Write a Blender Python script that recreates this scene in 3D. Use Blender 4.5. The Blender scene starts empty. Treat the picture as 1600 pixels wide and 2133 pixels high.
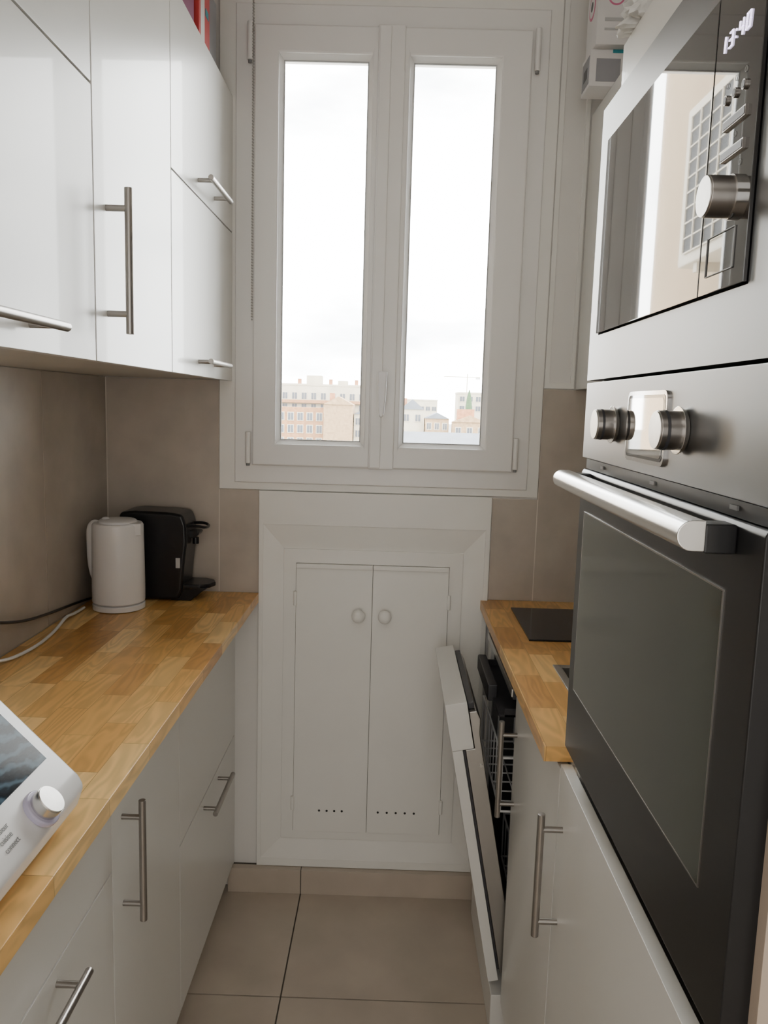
import bpy, bmesh, math, random
from mathutils import Vector, Matrix, noise
random.seed(4)
COL = bpy.context.scene.collection
W = {}

# ------------------------------------------------------------------ materials
def mat(name, col, rough=.5, metal=0., var=.05, vscale=6., bump=0., bscale=150., coat=0., spec=.5, stretch=None, emit=0., det=4):
    m = bpy.data.materials.new(name); m.use_nodes = True
    nt = m.node_tree; N = nt.nodes; L = nt.links
    b = N['Principled BSDF']
    tc = N.new('ShaderNodeTexCoord'); mp = N.new('ShaderNodeMapping')
    L.new(tc.outputs['Object'], mp.inputs['Vector'])
    if stretch: mp.inputs['Scale'].default_value = stretch
    n = N.new('ShaderNodeTexNoise'); n.inputs['Scale'].default_value = vscale; n.inputs['Detail'].default_value = det
    L.new(mp.outputs['Vector'], n.inputs['Vector'])
    r = N.new('ShaderNodeValToRGB')
    c = Vector(col)
    r.color_ramp.elements[0].position = .3; r.color_ramp.elements[1].position = .7
    r.color_ramp.elements[0].color = (*(c*(1-var)), 1); r.color_ramp.elements[1].color = (*[min(1, v*(1+var)) for v in c], 1)
    L.new(n.outputs['Fac'], r.inputs['Fac']); L.new(r.outputs['Color'], b.inputs['Base Color'])
    b.inputs['Roughness'].default_value = rough; b.inputs['Metallic'].default_value = metal
    b.inputs['Coat Weight'].default_value = coat; b.inputs['Specular IOR Level'].default_value = spec
    if bump:
        n2 = N.new('ShaderNodeTexNoise'); n2.inputs['Scale'].default_value = bscale; n2.inputs['Detail'].default_value = 3
        L.new(mp.outputs['Vector'], n2.inputs['Vector'])
        bp = N.new('ShaderNodeBump'); bp.inputs['Strength'].default_value = bump; bp.inputs['Distance'].default_value = .002
        L.new(n2.outputs['Fac'], bp.inputs['Height']); L.new(bp.outputs['Normal'], b.inputs['Normal'])
    if emit:
        b.inputs['Emission Color'].default_value = (*col, 1); b.inputs['Emission Strength'].default_value = emit
    return m

def wood_mat():
    m = bpy.data.materials.new('oak_butcher_block'); m.use_nodes = True
    nt = m.node_tree; N = nt.nodes; L = nt.links; b = N['Principled BSDF']
    def math_(op, a, bb=None, v=None):
        n = N.new('ShaderNodeMath'); n.operation = op; L.new(a, n.inputs[0])
        if bb is not None: L.new(bb, n.inputs[1])
        if v is not None: n.inputs[1].default_value = v
        return n.outputs[0]
    geo = N.new('ShaderNodeNewGeometry'); sep = N.new('ShaderNodeSeparateXYZ'); L.new(geo.outputs['Position'], sep.inputs[0])
    RH = .053
    X = math_('ADD', sep.outputs['X'], v=3.019)
    row = math_('FLOOR', math_('DIVIDE', X, v=RH))
    wn = N.new('ShaderNodeTexWhiteNoise'); wn.noise_dimensions = '1D'; L.new(row, wn.inputs['W'])
    Y = math_('ADD', sep.outputs['Y'], math_('MULTIPLY', wn.outputs['Value'], v=.6))
    cmb = N.new('ShaderNodeCombineXYZ'); L.new(Y, cmb.inputs['X']); L.new(X, cmb.inputs['Y'])
    def brick(c1, c2, mo):
        t = N.new('ShaderNodeTexBrick'); t.offset = 0; t.offset_frequency = 2
        t.inputs['Scale'].default_value = 1; t.inputs['Brick Width'].default_value = .18; t.inputs['Row Height'].default_value = RH
        t.inputs['Mortar Size'].default_value = .0005; t.inputs['Mortar Smooth'].default_value = .3; t.inputs['Bias'].default_value = 0
        t.inputs['Color1'].default_value = (*c1, 1); t.inputs['Color2'].default_value = (*c2, 1); t.inputs['Mortar'].default_value = mo
        L.new(cmb.outputs[0], t.inputs['Vector']); return t
    tb = brick((0, 0, 0), (1, 1, 1), (.5, .5, .5, 1))
    ramp = N.new('ShaderNodeValToRGB'); L.new(tb.outputs['Color'], ramp.inputs[0])
    e = ramp.color_ramp.elements; e[0].position = 0; e[0].color = (.52, .255, .070, 1); e[1].position = 1; e[1].color = (.90, .61, .26, 1)
    q = e.new(.35); q.color = (.66, .355, .105, 1); q = e.new(.7); q.color = (.77, .45, .15, 1)
    off = N.new('ShaderNodeVectorMath'); off.operation = 'MULTIPLY_ADD'
    L.new(tb.outputs['Color'], off.inputs[0]); off.inputs[1].default_value = (7, 13, 5)
    L.new(geo.outputs['Position'], off.inputs[2])
    mp = N.new('ShaderNodeMapping'); mp.inputs['Scale'].default_value = (17, 2.6, 17); L.new(off.outputs[0], mp.inputs['Vector'])
    n1 = N.new('ShaderNodeTexNoise'); n1.inputs['Scale'].default_value = 1.1; n1.inputs['Detail'].default_value = 2; n1.inputs['Distortion'].default_value = .5
    L.new(mp.outputs[0], n1.inputs['Vector'])
    sn = math_('SINE', math_('MULTIPLY', n1.outputs['Fac'], v=55))
    mr = N.new('ShaderNodeMapRange'); mr.inputs['From Min'].default_value = -1; mr.inputs['From Max'].default_value = 1
    mr.inputs['To Min'].default_value = .83; mr.inputs['To Max'].default_value = 1.05; L.new(sn, mr.inputs['Value'])
    mx = N.new('ShaderNodeVectorMath'); mx.operation = 'SCALE'; L.new(ramp.outputs['Color'], mx.inputs[0]); L.new(mr.outputs[0], mx.inputs['Scale'])
    mm = N.new('ShaderNodeMapRange'); mm.inputs['To Min'].default_value = 1; mm.inputs['To Max'].default_value = .55; L.new(tb.outputs['Fac'], mm.inputs['Value'])
    mx2 = N.new('ShaderNodeVectorMath'); mx2.operation = 'SCALE'; L.new(mx.outputs[0], mx2.inputs[0]); L.new(mm.outputs[0], mx2.inputs['Scale'])
    L.new(mx2.outputs[0], b.inputs['Base Color'])
    b.inputs['Roughness'].default_value = .30; b.inputs['Specular IOR Level'].default_value = .5
    return m

def glass_mat():
    m = bpy.data.materials.new('window_glass'); m.use_nodes = True
    nt = m.node_tree; N = nt.nodes; L = nt.links; N.remove(N['Principled BSDF'])
    o = N['Material Output']; t = N.new('ShaderNodeBsdfTransparent'); g = N.new('ShaderNodeBsdfGlossy'); g.inputs['Roughness'].default_value = .02
    t.inputs['Color'].default_value = (.97, .98, .97, 1)
    lw = N.new('ShaderNodeFresnel'); lw.inputs['IOR'].default_value = 1.3
    x = N.new('ShaderNodeMixShader'); L.new(lw.outputs[0], x.inputs[0]); L.new(t.outputs[0], x.inputs[1]); L.new(g.outputs[0], x.inputs[2]); L.new(x.outputs[0], o.inputs['Surface'])
    return m

def screen_mat():
    m = bpy.data.materials.new('screen_wave_picture'); m.use_nodes = True
    nt = m.node_tree; N = nt.nodes; L = nt.links; b = N['Principled BSDF']
    geo = N.new('ShaderNodeNewGeometry')
    w = N.new('ShaderNodeTexWave'); w.inputs['Scale'].default_value = 7; w.inputs['Distortion'].default_value = 8; w.inputs['Detail'].default_value = 3; w.inputs['Detail Scale'].default_value = 1.5
    w.bands_direction = 'Z'; mp = N.new('ShaderNodeMapping'); mp.inputs['Scale'].default_value = (3, 1.5, 3); mp.inputs['Rotation'].default_value = (.5, 0, 0)
    L.new(geo.outputs['Position'], mp.inputs[0]); L.new(mp.outputs[0], w.inputs['Vector'])
    r = N.new('ShaderNodeValToRGB'); r.color_ramp.elements[0].color = (.002, .003, .006, 1); r.color_ramp.elements[1].color = (.05, .085, .115, 1)
    e = r.color_ramp.elements.new(.55); e.color = (.006, .014, .022, 1)
    L.new(w.outputs['Fac'], r.inputs[0]); L.new(r.outputs[0], b.inputs['Base Color']); b.inputs['Roughness'].default_value = .12
    b.inputs['Specular IOR Level'].default_value = .06
    L.new(r.outputs[0], b.inputs['Emission Color']); b.inputs['Emission Strength'].default_value = .2
    return m

M = {}
M['cab'] = mat('cabinet_white_lacquer', (.755, .745, .71), .32, var=.010, vscale=3, stretch=(1, 1, .2), spec=.5, coat=.15)
M['carc'] = mat('cabinet_carcass_white', (.50, .48, .44), .5, var=.02)
M['side'] = mat('cabinet_side_shaded', (.50, .41, .33), .5, var=.03)  # white panel in shade; the shade is painted in as beige
M['paint'] = mat('wall_paint_white', (.79, .77, .735), .6, var=.02, vscale=3, bump=.15, bscale=25)
M['pvc'] = mat('pvc_white', (.84, .825, .80), .30, var=.01)
M['ppaint'] = mat('gloss_paint_white', (.85, .835, .79), .40, var=.02, vscale=5, bump=.08, bscale=20)
M['tile'] = mat('wall_tile_taupe', (.46, .405, .345), .36, var=.11, vscale=9, bump=.05, bscale=40, det=8)
M['grout'] = mat('grout_beige', (.68, .62, .55), .8, var=.05)
M['ftile'] = mat('floor_tile_beige', (.50, .43, .35), .30, var=.09, vscale=7, bump=.05, bscale=60, det=9)
M['fgrout'] = mat('floor_grout', (.10, .085, .07), .85)
M['wood'] = wood_mat()
M['steel'] = mat('brushed_steel', (.245, .245, .245), .36, 1, var=.015, vscale=3)
M['hsteel'] = mat('handle_steel', (.36, .34, .32), .30, 1, var=.05, vscale=30)
M['chrome'] = mat('polished_chrome', (.62, .61, .60), .10, 1, var=.02)
M['bright'] = mat('satin_aluminium', (.66, .655, .64), .26, 1, var=.03)
M['knobface'] = mat('turned_knob_face', (.76, .74, .71), .28, 1, var=.10, vscale=40)
M['black'] = mat('oven_black_enamel', (.011, .011, .012), .32, var=.1, spec=.4)
M['bglass'] = mat('black_glass', (.005, .005, .006), .010, var=.1, spec=.9, coat=.6)
M['ovglass'] = mat('oven_door_glass', (.042, .050, .038), .10, var=.08, spec=.45)
M['mirror'] = mat('display_mirror', (.48, .46, .43), .03, 1, var=.01)
M['led'] = mat('clock_led', (.85, .75, 1.), .5, emit=2.6, var=0)
M['gray'] = mat('print_gray', (.22, .22, .22), .5, var=.02)
M['lgray'] = mat('print_light_gray', (.45, .45, .45), .5, var=.02)
M['hob'] = mat('hob_glass', (.010, .010, .012), .13, var=.1)
M['plw'] = mat('white_plastic', (.80, .79, .79), .25, var=.012)
M['plk'] = mat('black_plastic', (.009, .009, .011), .28, var=.1, spec=.4)
M['plg'] = mat('dark_gray_plastic', (.04, .04, .045), .4, var=.1)
M['ring'] = mat('lilac_knob_ring', (.46, .43, .56), .15, var=.02)
M['tub'] = mat('dishwasher_tub_steel', (.20, .20, .20), .4, 1, var=.05)
M['dsteel'] = mat('dishwasher_door_steel', (.46, .45, .43), .34, 1, var=.05)
M['rack'] = mat('rack_coating', (.80, .80, .80), .35, var=.02)
M['cabletw'] = mat('cable_white', (.75, .75, .74), .45, var=.02)
M['screen'] = screen_mat()
M['glass'] = glass_mat()
M['bmag'] = mat('carton_magenta', (.22, .04, .12), .5, var=.15)
M['bred'] = mat('carton_red', (.55, .05, .05), .45, var=.1)
M['bgry'] = mat('carton_gray', (.30, .30, .32), .5, var=.1)
M['bwht'] = mat('carton_white', (.75, .73, .72), .45, var=.03)
M['bpnk'] = mat('print_pink', (.60, .16, .28), .5, var=.05)
M['bteal'] = mat('print_teal', (.02, .26, .31), .5, var=.05)
M['bag'] = mat('thin_plastic_bag', (.66, .65, .62), .15, var=.2, vscale=30, bump=.8, bscale=40)
M['f_cream'] = mat('facade_cream', (.38, .335, .255), .9, var=.10, vscale=.5)
M['f_brick'] = mat('facade_brick', (.26, .135, .065), .9, var=.18, vscale=1.5)
M['f_beige'] = mat('facade_beige', (.28, .185, .10), .9, var=.22, vscale=1.6, det=8)
M['f_win'] = mat('far_window', (.06, .065, .075), .5, var=.4, vscale=.5)
M['f_roof'] = mat('zinc_roof', (.115, .125, .14), .7, var=.12, vscale=.4)
M['f_orange'] = mat('chimney_terracotta', (.31, .14, .07), .9, var=.25, vscale=1)
M['f_ground'] = mat('street_ground', (.20, .20, .19), .9, var=.2, vscale=.05)
M['f_green'] = mat('tree_foliage', (.05, .09, .04), .9, var=.3)
M['f_wall'] = mat('render_facade_sand', (.34, .25, .16), .9, var=.08, vscale=1.5, bump=.4, bscale=30)
M['ac'] = mat('ac_casing', (.42, .37, .29), .5, var=.04)
M['acd'] = mat('ac_dark', (.014, .014, .014), .6, var=.1)

# ------------------------------------------------------------------ mesh builder
class MB:
    def __init__(s): s.bm = bmesh.new(); s.mats = []
    def _mi(s, m):
        if m not in s.mats: s.mats.append(m)
        return s.mats.index(m)
    def _add(s, t, m, X=None):
        i = s._mi(m)
        if X is not None: t.transform(X)
        bmesh.ops.recalc_face_normals(t, faces=t.faces)
        for f in t.faces: f.material_index = i
        me = bpy.data.meshes.new('tmp'); t.to_mesh(me); t.free(); s.bm.from_mesh(me); bpy.data.meshes.remove(me)
        return s
    def box(s, x0, x1, y0, y1, z0, z1, m, bev=0., seg=2, X=None):
        t = bmesh.new(); bmesh.ops.create_cube(t, size=1)
        for v in t.verts: v.co = Vector(((x0+x1)/2+v.co.x*(x1-x0), (y0+y1)/2+v.co.y*(y1-y0), (z0+z1)/2+v.co.z*(z1-z0)))
        if bev: bmesh.ops.bevel(t, geom=list(t.edges), offset=bev, segments=seg, profile=.5, affect='EDGES')
        return s._add(t, m, X)
    def cyl(s, c, ax, r, h, m, r2=None, seg=28, bev=0., X=None):
        t = bmesh.new(); bmesh.ops.create_cone(t, cap_ends=True, segments=seg, radius1=r, radius2=r if r2 is None else r2, depth=h)
        if bev:
            es = [e for e in t.edges if any(len(f.verts) > 4 for f in e.link_faces)]
            bmesh.ops.bevel(t, geom=es, offset=bev, segments=3, profile=.5, affect='EDGES')
        q = Vector((0, 0, 1)).rotation_difference(Vector(ax).normalized())
        t.transform(Matrix.Translation(Vector(c)) @ q.to_matrix().to_4x4())
        return s._add(t, m, X)
    def sph(s, c, r, m, sc=(1, 1, 1), X=None, seg=24):
        t = bmesh.new(); bmesh.ops.create_uvsphere(t, u_segments=seg, v_segments=seg//2, radius=r)
        t.transform(Matrix.Translation(Vector(c)) @ Matrix.Diagonal((*sc, 1)))
        return s._add(t, m, X)
    def prism(s, pts, plane, a0, a1, m, bev=0., seg=3, X=None):
        f = {'xz': lambda p, a: (p[0], a, p[1]), 'xy': lambda p, a: (p[0], p[1], a), 'yz': lambda p, a: (a, p[0], p[1])}[plane]
        t = bmesh.new(); A = [t.verts.new(f(p, a0)) for p in pts]; B = [t.verts.new(f(p, a1)) for p in pts]
        t.faces.new(A); t.faces.new(B[::-1]); n = len(pts)
        for i in range(n): t.faces.new((A[i], B[i], B[(i+1) % n], A[(i+1) % n]))
        bmesh.ops.recalc_face_normals(t, faces=t.faces)
        if bev: bmesh.ops.bevel(t, geom=list(t.edges), offset=bev, segments=seg, profile=.5, affect='EDGES', clamp_overlap=True)
        return s._add(t, m, X)
    def quadhull(s, A, B, m, X=None):
        t = bmesh.new(); a = [t.verts.new(p) for p in A]; b = [t.verts.new(p) for p in B]
        t.faces.new(a); t.faces.new(b[::-1])
        for i in range(4): t.faces.new((a[i], b[i], b[(i+1) % 4], a[(i+1) % 4]))
        return s._add(t, m, X)
    def lathe(s, prof, c, m, seg=40, X=None):
        t = bmesh.new(); rings = []
        for r, z in prof:
            rings.append([t.verts.new((c[0]+r*math.cos(2*math.pi*i/seg), c[1]+r*math.sin(2*math.pi*i/seg), c[2]+z)) for i in range(seg)])
        for a, b in zip(rings, rings[1:]):
            for i in range(seg): t.faces.new((a[i], a[(i+1) % seg], b[(i+1) % seg], b[i]))
        t.faces.new(rings[0]); t.faces.new(rings[-1][::-1])
        return s._add(t, m, X)
    def tube(s, pts, r, m, seg=8, smooth=True, X=None):
        P = [Vector(p) for p in pts]
        if smooth and len(P) > 2:
            Q = []
            for i in range(len(P)-1):
                p0 = P[max(i-1, 0)]; p1 = P[i]; p2 = P[i+1]; p3 = P[min(i+2, len(P)-1)]
                for k in range(8):
                    u = k/8; Q.append(.5*((2*p1)+(-p0+p2)*u+(2*p0-5*p1+4*p2-p3)*u*u+(-p0+3*p1-3*p2+p3)*u**3))
            Q.append(P[-1]); P = Q
        t = bmesh.new(); rings = []; up = Vector((0.13, .21, .97)).normalized()
        for i, p in enumerate(P):
            d = (P[min(i+1, len(P)-1)]-P[max(i-1, 0)]).normalized()
            u = d.cross(up)
            if u.length < 1e-3: u = d.cross(Vector((1, 0, 0)))
            u.normalize(); v = d.cross(u)
            rings.append([t.verts.new(p+r*(u*math.cos(2*math.pi*k/seg)+v*math.sin(2*math.pi*k/seg))) for k in range(seg)])
        for a, b in zip(rings, rings[1:]):
            for i in range(seg): t.faces.new((a[i], a[(i+1) % seg], b[(i+1) % seg], b[i]))
        t.faces.new(rings[0]); t.faces.new(rings[-1][::-1])
        return s._add(t, m, X)
    def mframe(s, o, i, y0, y1, m, bev=.0015, yi=None):
        if yi is None: yi = y0
        O = [(o[0], o[2]), (o[1], o[2]), (o[1], o[3]), (o[0], o[3])]; I = [(i[0], i[2]), (i[1], i[2]), (i[1], i[3]), (i[0], i[3])]
        for k in range(4):
            a, b = O[k], O[(k+1) % 4]; c, d = I[(k+1) % 4], I[k]
            t = bmesh.new()
            F = [t.verts.new((a[0], y0, a[1])), t.verts.new((b[0], y0, b[1])), t.verts.new((c[0], yi, c[1])), t.verts.new((d[0], yi, d[1]))]
            B = [t.verts.new((p[0], y1, p[1])) for p in (a, b, c, d)]
            t.faces.new(F); t.faces.new(B[::-1])
            for q in range(4): t.faces.new((F[q], B[q], B[(q+1) % 4], F[(q+1) % 4]))
            bmesh.ops.recalc_face_normals(t, faces=t.faces)
            if bev:
                long_ = [e for e in t.edges if all(v in (F[0], F[1]) for v in e.verts) or all(v in (F[2], F[3]) for v in e.verts)]
                bmesh.ops.bevel(t, geom=long_, offset=bev, segments=3, profile=.5, affect='EDGES')
            s._add(t, m)
        return s
    def obj(s, name, parent=None, label=None, cat=None, origin=None, kind=None):
        me = bpy.data.meshes.new(name)
        cs = [v.co for v in s.bm.verts]
        if origin is None:
            lo = Vector([min(c[k] for c in cs) for k in range(3)]); hi = Vector([max(c[k] for c in cs) for k in range(3)])
            origin = Vector(((lo.x+hi.x)/2, (lo.y+hi.y)/2, lo.z))
        origin = Vector(origin)
        s.bm.transform(Matrix.Translation(-origin)); s.bm.to_mesh(me); s.bm.free()
        for m in s.mats: me.materials.append(M[m])
        for p in me.polygons: p.use_smooth = True
        me.set_sharp_from_angle(angle=math.radians(38))
        o = bpy.data.objects.new(name, me); COL.objects.link(o)
        if len(me.polygons) < 20000:
            wm = o.modifiers.new('weighted', 'WEIGHTED_NORMAL'); wm.mode = 'FACE_AREA'; wm.weight = 90; wm.keep_sharp = True
        W[o.name] = origin
        if parent: o.parent = parent; o.location = origin-W[parent.name]
        else: o.location = origin
        if label: o['label'] = label
        if cat: o['category'] = cat
        if kind: o['kind'] = kind
        return o

def empty(name, loc, label=None, cat=None, kind=None, group=None):
    o = bpy.data.objects.new(name, None); o.empty_display_size = .05; COL.objects.link(o); o.location = loc; W[o.name] = Vector(loc)
    if label: o['label'] = label
    if cat: o['category'] = cat
    if kind: o['kind'] = kind
    if group: o['group'] = group
    return o

def text(txt, size, right, up, loc, m, parent, name, shear=0., align='CENTER', extrude=.0002):
    cu = bpy.data.curves.new('t', 'FONT'); cu.body = txt; cu.size = size; cu.align_x = align; cu.align_y = 'CENTER'; cu.extrude = extrude; cu.shear = shear
    tmp = bpy.data.objects.new('t', cu); COL.objects.link(tmp); bpy.context.view_layer.update()
    me = bpy.data.meshes.new_from_object(tmp.evaluated_get(bpy.context.evaluated_depsgraph_get()))
    bpy.data.objects.remove(tmp)
    R = Vector(right).normalized(); U = Vector(up).normalized(); Nn = R.cross(U)
    mt = Matrix((R, U, Nn)).transposed().to_4x4(); me.transform(mt)
    me.materials.clear(); me.materials.append(M[m]); me.name = name
    o = bpy.data.objects.new(name, me); COL.objects.link(o); o.parent = parent; o.location = Vector(loc)-W[parent.name]; W[o.name] = Vector(loc)
    return o

# ------------------------------------------------------------------ dimensions
D = 2.247; XL = -.82; XR = .87; ZC = 2.72; YB = -1.6; WT = .92

# ------------------------------------------------------------------ room shell
b = MB(); b.box(XL-.1, XR+.1, YB, D+.28, -.12, -.003, 'fgrout')
xs = [XL-.1, -.84, -.24, .36, XR+.1]; ys = [D+.0, 1.793, 1.193, .593, -.007, -.607, -1.207, YB]
for i in range(len(xs)-1):
    for j in range(len(ys)-1):
        if xs[i+1]-xs[i] < .05: continue
        b.box(xs[i]+.0020, xs[i+1]-.0020, ys[j+1]+.0020, ys[j]-.0020, -.02, 0, 'ftile')
b.obj('floor', label='beige square floor tiles with dark thin joints', kind='structure')
MB().box(XL-.1, XR+.1, YB, D+.28, ZC, ZC+.1, 'paint').obj('ceiling', label='plain white ceiling', kind='structure')
MB().box(XL-.1, XL, YB, D+.28, 0, ZC, 'paint').obj('wall_left', label='painted white side wall behind the cabinets', kind='structure')
MB().box(XR, XR+.1, YB, D+.28, 0, ZC, 'paint').obj('wall_right', label='painted white side wall behind the oven tower', kind='structure')
MB().box(XL-.1, XR+.1, YB-.1, YB, 0, ZC, 'paint').obj('wall_rear', label='plain white wall closing the kitchen', kind='structure')
ox0, ox1, oz0, oz1 = -.43, .365, 1.262, 2.49
b = MB(); b.box(XL, ox0, D, D+.27, 0, ZC, 'paint').box(ox1, XR, D, D+.27, 0, ZC, 'paint').box(ox0, ox1, D, D+.27, 0, oz0, 'paint').box(ox0, ox1, D, D+.27, oz1, ZC, 'paint')
b.obj('wall_back', label='white painted wall with the window opening', kind='structure')

# wall tiles
TT = 1.526
b = MB(); b.box(XL, XL+.004, .3, D, WT, TT, 'grout')
js = [D-.004, 1.838, 1.388, .938, .488, .3]
for a, c in zip(js, js[1:]): b.box(XL+.002, XL+.005, c+.0016, a-.0016, WT+.001, TT, 'tile')
b.obj('trim_1', label='large taupe wall tiles along the side wall', kind='structure')
b = MB(); b.box(XL+.005, -.3775, D-.004, D, WT, 1.22, 'grout'); b.box(XL+.005, -.4935, D-.004, D, 1.22, TT, 'grout')
b.box(XL+.0085, -.4945, D-.005, D-.001, WT+.001, TT, 'tile')
b.box(-.4915, -.379, D-.005, D-.001, WT+.001, 1.219, 'tile')
b.obj('trim_2', label='large taupe wall tiles beside the window casing', kind='structure')
b = MB(); b.box(.287, XR, D-.004, D, WT, 1.215, 'grout'); b.box(.4145, XR, D-.004, D, 1.215, TT, 'grout')
b.box(.288, .4135, D-.005, D-.001, WT+.001, 1.214, 'tile')
b.box(.4165, .86, D-.005, D-.001, WT+.001, TT, 'tile')
b.obj('trim_3', label='taupe wall tiles above the hob worktop', kind='structure')
# baseboard
b = MB(); b.box(-.46, -.2412, 2.212, 2.235, 0, .077, 'ftile', bev=.001); b.box(-.2388, .33, 2.212, 2.235, 0, .077, 'ftile', bev=.001)
b.box(-.46, .33, 2.2125, D, 0, .0745, 'fgrout')
b.obj('baseboard_back', label='beige tile baseboard under the wall cupboard', kind='structure')
# casing
b = MB(); b.mframe((-.492, .413, 1.221, 2.60), (-.447, .380, 1.242, 2.505), D-.010, D+.02, 'ppaint', bev=.002)
b.obj('trim_4', label='white painted casing around the window', kind='structure')
MB().mframe((.416, .50, 1.528, 2.66), (.43, .488, 1.545, 2.65), D-.004, D, 'ppaint', bev=.001).obj('trim_5', label='thin white moulding on the wall', kind='structure')

# ------------------------------------------------------------------ window
win = empty('window_1', (-.035, D, 1.241), 'white PVC double casement window above the cupboard', kind='structure')
b = MB(); b.mframe((-.448, .381, 1.241, 2.506), (-.38, .318, 1.305, 2.437), 2.232, 2.31, 'pvc', bev=.004); b.obj('window_frame', win)
def sash(o, g):
    b = MB(); mid = (g[0]-.010, g[1]+.010, g[2]-.010, g[3]+.010)
    b.mframe(o, mid, 2.219, 2.285, 'pvc', bev=.005)
    b.mframe(mid, g, 2.226, 2.27, 'pvc', bev=.001, yi=2.243)
    s = b.obj('sash', win)
    MB().box(g[0]-.004, g[1]+.004, 2.250, 2.254, g[2]-.004, g[3]+.004, 'glass').obj('glass_pane', s)
    b = MB(); rb = .003
    b.mframe((g[0]-.001, g[1]+.001, g[2]-.001, g[3]+.001), (g[0]+rb, g[1]-rb, g[2]+rb, g[3]-rb), 2.244, 2.249, 'lgray', bev=0)
    b.obj('glazing_gasket', s)
    return s
sash((-.396, -.066, 1.292, 2.450), (-.321, -.0945, 1.3635, 2.371))
sash((-.004, .334, 1.292, 2.450), (.025, .245, 1.3635, 2.371))
b = MB(); b.box(-.070, .001, 2.211, 2.285, 1.290, 2.452, 'pvc', bev=.004); b.box(-.066, -.036, 2.206, 2.214, 1.294, 2.448, 'pvc', bev=.003); b.obj('meeting_stile', win)
b = MB(); b.box(-.047, -.023, 2.194, 2.207, 1.475, 1.560, 'plw', bev=.005); b.cyl((-.035, 2.176, 1.545), (0, 1, 0), .012, .050, 'plw', bev=.003)
b.prism([(-.048, 1.558), (-.022, 1.558), (-.024, 1.500), (-.028, 1.441), (-.036, 1.435), (-.043, 1.442), (-.046, 1.500)], 'xz', 2.136, 2.156, 'plw', bev=.004)
b.obj('window_handle', win)
for hx, hz0, hz1 in ((.348, 2.35, 2.455), (-.408, 1.297, 1.385), (.342, 1.300, 1.388), (-.408, 2.36, 2.455)):
    b = MB(); b.cyl((hx, 2.222, (hz0+hz1)/2), (0, 0, 1), .0075, hz1-hz0, 'pvc', bev=.002); b.cyl((hx, 2.222, hz0-.003), (0, 0, 1), .005, .008, 'gray'); b.obj('hinge', win)
# blind chain
b = MB()
cxx = -.3955
for x, y in ((cxx, 2.195), (cxx+.001, 2.203)):
    b.cyl((x, y, 2.16), (0, 0, 1), .0006, .93, 'dsteel', seg=6)
    z = 1.697
    while z < 2.62: b.sph((x, y, z), .0020, 'dsteel', seg=8); z += .0075
for k in range(1, 4):
    a = math.pi*k/4; b.sph((cxx+.0005, 2.199-.004*math.cos(a), 1.694-.005*math.sin(a)), .0020, 'dsteel', seg=8)
b.obj('blind_chain', label='thin beaded metal pull chain hanging beside the window', cat='blind chain')
b = MB(); b.cyl((-.03, 2.19, 2.645), (1, 0, 0), .022, .78, 'bwht'); b.box(-.43, -.42, 2.16, D-.011, 2.615, 2.675, 'plw', bev=.002); b.box(.36, .37, 2.16, D-.011, 2.615, 2.675, 'plw', bev=.002)
b.obj('roller_blind', label='rolled up white roller blind above the window', cat='blind')

# ------------------------------------------------------------------ wall cupboard under the window
wc = empty('wall_cupboard', (-.05, D, .077), 'white painted double door cupboard built in below the window', 'cupboard')
b = MB()
b.mframe((-.377, .284, .078, 1.219), (-.364, .270, .105, 1.123), 2.230, D, 'ppaint', bev=.0015)
b.mframe((-.364, .270, .105, 1.123), (-.305, .210, .167, 1.054), 2.230, D, 'ppaint', bev=.0, yi=2.240)
b.mframe((-.305, .210, .167, 1.054), (-.269, .172, .192, 1.013), 2.235, D, 'ppaint', bev=.001)
b.box(-.27, .173, 2.243, D, .19, 1.014, 'gray')
b.obj('cupboard_frame', wc)
for side, (x0, x1, kx, hx) in enumerate(((-.268, -.0480, -.0856, -.270), (-.0470, .171, -.010, .173))):
    b = MB(); b.box(x0, x1, 2.231, 2.242, .193, 1.012, 'ppaint', bev=.001)
    b.box(x0, x1, 2.226, 2.232, .999, 1.012, 'ppaint', bev=.002)
    xs_ = [-.19+.0227*k for k in range(4)] if side == 0 else [-.014+.027*k for k in range(5)]
    for x in xs_: b.cyl((x, 2.2308, .26), (0, 1, 0), .0034, .0012, 'acd', seg=12)
    d = b.obj('door', wc)
    b = MB(); b.cyl((kx, 2.223, .867), (0, 1, 0), .009, .016, 'ppaint'); b.sph((kx, 2.208, .867), .0195, 'ppaint', sc=(1, .7, 1)); b.obj('knob', d)
    for hz in (.91, .283):
        b = MB(); b.cyl((hx, 2.229, hz), (0, 0, 1), .0055, .042, 'ppaint', bev=.001); b.obj('hinge', d)

# ------------------------------------------------------------------ bar handles
def bar_handle(parent, x, dx, axis, c, z, L=.216, r=.0062, so=.035):
    b = MB(); hx = x+dx*so
    if axis == 'y':
        b.cyl((hx, c, z), (0, 1, 0), r, L, 'hsteel', seg=20, bev=.0008)
        for s in (-.08, .08): b.cyl((x+dx*so/2, c+s, z), (1, 0, 0), r*.8, so, 'hsteel', seg=16)
    else:
        b.cyl((hx, c, z), (0, 0, 1), r, L, 'hsteel', seg=20, bev=.0008)
        for s in (-.08, .08): b.cyl((x+dx*so/2, c, z+s), (1, 0, 0), r*.8, so, 'hsteel', seg=16)
    return b.obj('handle', parent, label='brushed steel bar handle')

def carcass(b, x0, x1, y0, y1, z0, z1, m='carc', t=.018, top=True):
    b.box(x0, x1, y0, y0+t, z0, z1, m); b.box(x0, x1, y1-t, y1, z0, z1, m); b.box(x0, x1, y0+t, y1-t, z0, z0+t, m)
    if top: b.box(x0, x1, y0+t, y1-t, z1-t, z1, m)

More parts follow.
